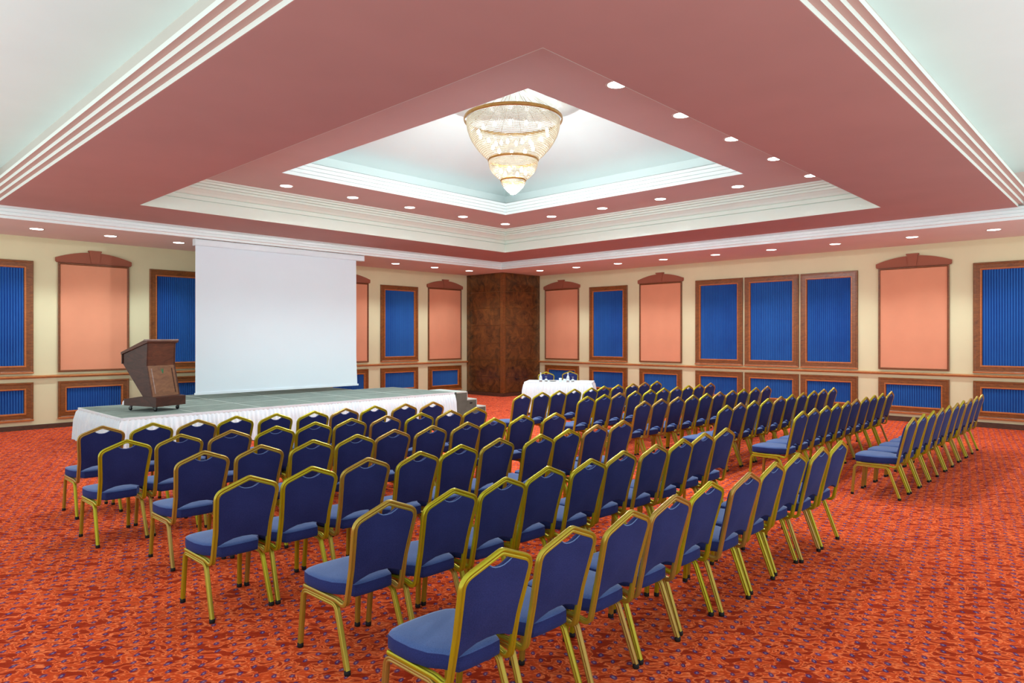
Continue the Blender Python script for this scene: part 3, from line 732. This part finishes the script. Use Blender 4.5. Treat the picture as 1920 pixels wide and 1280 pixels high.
put_chair(12.68-.02,11.10-.26,math.radians(180-42),'gold-framed blue chair behind the white table, left one, nearer the column','chairs behind the head table')
put_chair(13.30,10.86-.26,math.radians(180-44),'gold-framed blue chair behind the white table, right one','chairs behind the head table')
def onT(u,v): 
    return (FLx+u*math.cos(ta)-v*math.sin(ta), FLy+u*math.sin(ta)+v*math.cos(ta), tz+.0025)
def bottle(loc,label):
    t=thing('water_bottle',label,'bottle',loc,0,'water bottles on the head table')
    MB().lathe([(0,0),(.032,0),(.036,.008),(.036,.10),(.030,.125),(.016,.155),(.013,.165),(.013,.185)],18).build('bottle_body',M['glass'],t)
    MB().lathe([(.015,.183),(.015,.205),(.012,.207)],14).build('cap',M['metalwhite'],t)
    MB().lathe([(.0365,.035),(.0365,.085)],18,caps=False).build('paper_label',M['metalwhite'],t)
def goblet(loc,label):
    o=MB().lathe([(.034,0),(.038,.025),(.036,.045),(.024,.062),(.006,.07),(.005,.098),(.012,.104),(.033,.107),(.033,.110),(0,.110)],20).build('upturned_goblet',M['glass'])
    o.location=loc; tag(o,label,'glass',"goblets on the head table")
bottle(onT(.36,.12),'clear water bottle on the white table, left one')
bottle(onT(.98,.13),'clear water bottle on the white table, right one')
goblet(onT(.47,.24),'upturned glass goblet beside the left water bottle')
goblet(onT(1.08,.24),'upturned glass goblet beside the right water bottle')
for u,w,h,lab in ((.80,.2,.085,'taller white tumbler left of the right water bottle'),(.89,.27,.062,'shorter white tumbler between tall tumbler and right bottle')):
    o=MB().lathe([(0,0),(.026,0),(.034,h),(.030,h),(.024,.006),(0,.006)],18).build('tumbler',M['metalwhite']); o.location=onT(u,w)
    tag(o,lab,'cup','white tumblers on the head table')
o=MB().lathe([(0,0),(.05,0),(.085,.012),(.085,.016),(.05,.006),(0,.005)],24).build('glass_plate',M['glass']); o.location=onT(.62,.3); tag(o,'small clear glass plate between left goblet and tumblers','plate')
o=MB().box(-.11,-.07,0,.11,.07,.012).box(-.10,-.06,.012,.09,.065,.022).build('paper_stack',M['metalwhite']); o.location=onT(1.33,.42); o.rotation_euler=(0,0,ta+.1); tag(o,'flat white paper stack at the right end of the white table','paper')

# ------------------------------------------------------------------ world, camera
w=bpy.data.worlds.new('World'); SC.world=w; w.use_nodes=True
wt=w.node_tree; bg=wt.nodes['Background']; tc=wt.nodes.new('ShaderNodeTexCoord'); sp_=wt.nodes.new('ShaderNodeSeparateXYZ'); wt.links.new(tc.outputs['Generated'],sp_.inputs[0])
mr=wt.nodes.new('ShaderNodeMapRange'); mr.inputs[1].default_value=-.25; mr.inputs[2].default_value=.15; mr.inputs[3].default_value=2.15; mr.inputs[4].default_value=1.0  # background stronger below the horizon, added as fill light for the ceilings
wt.links.new(sp_.outputs[2],mr.inputs[0]); wt.links.new(mr.outputs[0],bg.inputs[1]); bg.inputs[0].default_value=(.91,.98,1,1)
cam=bpy.data.cameras.new('camera'); co=bpy.data.objects.new('camera',cam); C.objects.link(co)
TH=math.atan2(2167-960,1268.6)
co.location=(0,0,1.75); co.rotation_euler=(math.pi/2,0,math.atan2(-math.cos(TH),math.sin(TH)))
cam.sensor_width=36; cam.lens=36*1268.6/1920; cam.shift_y=-8/1920; cam.clip_start=.05; cam.clip_end=100
SC.camera=co
SC.view_settings.view_transform='Standard'; SC.view_settings.look='None'; SC.view_settings.exposure=.22
SC.cycles.use_denoising=True
SC.cycles.max_bounces=6; SC.cycles.diffuse_bounces=4; SC.cycles.glossy_bounces=3; SC.cycles.transmission_bounces=5; SC.cycles.sample_clamp_indirect=4; SC.cycles.caustics_reflective=False; SC.cycles.caustics_refractive=False
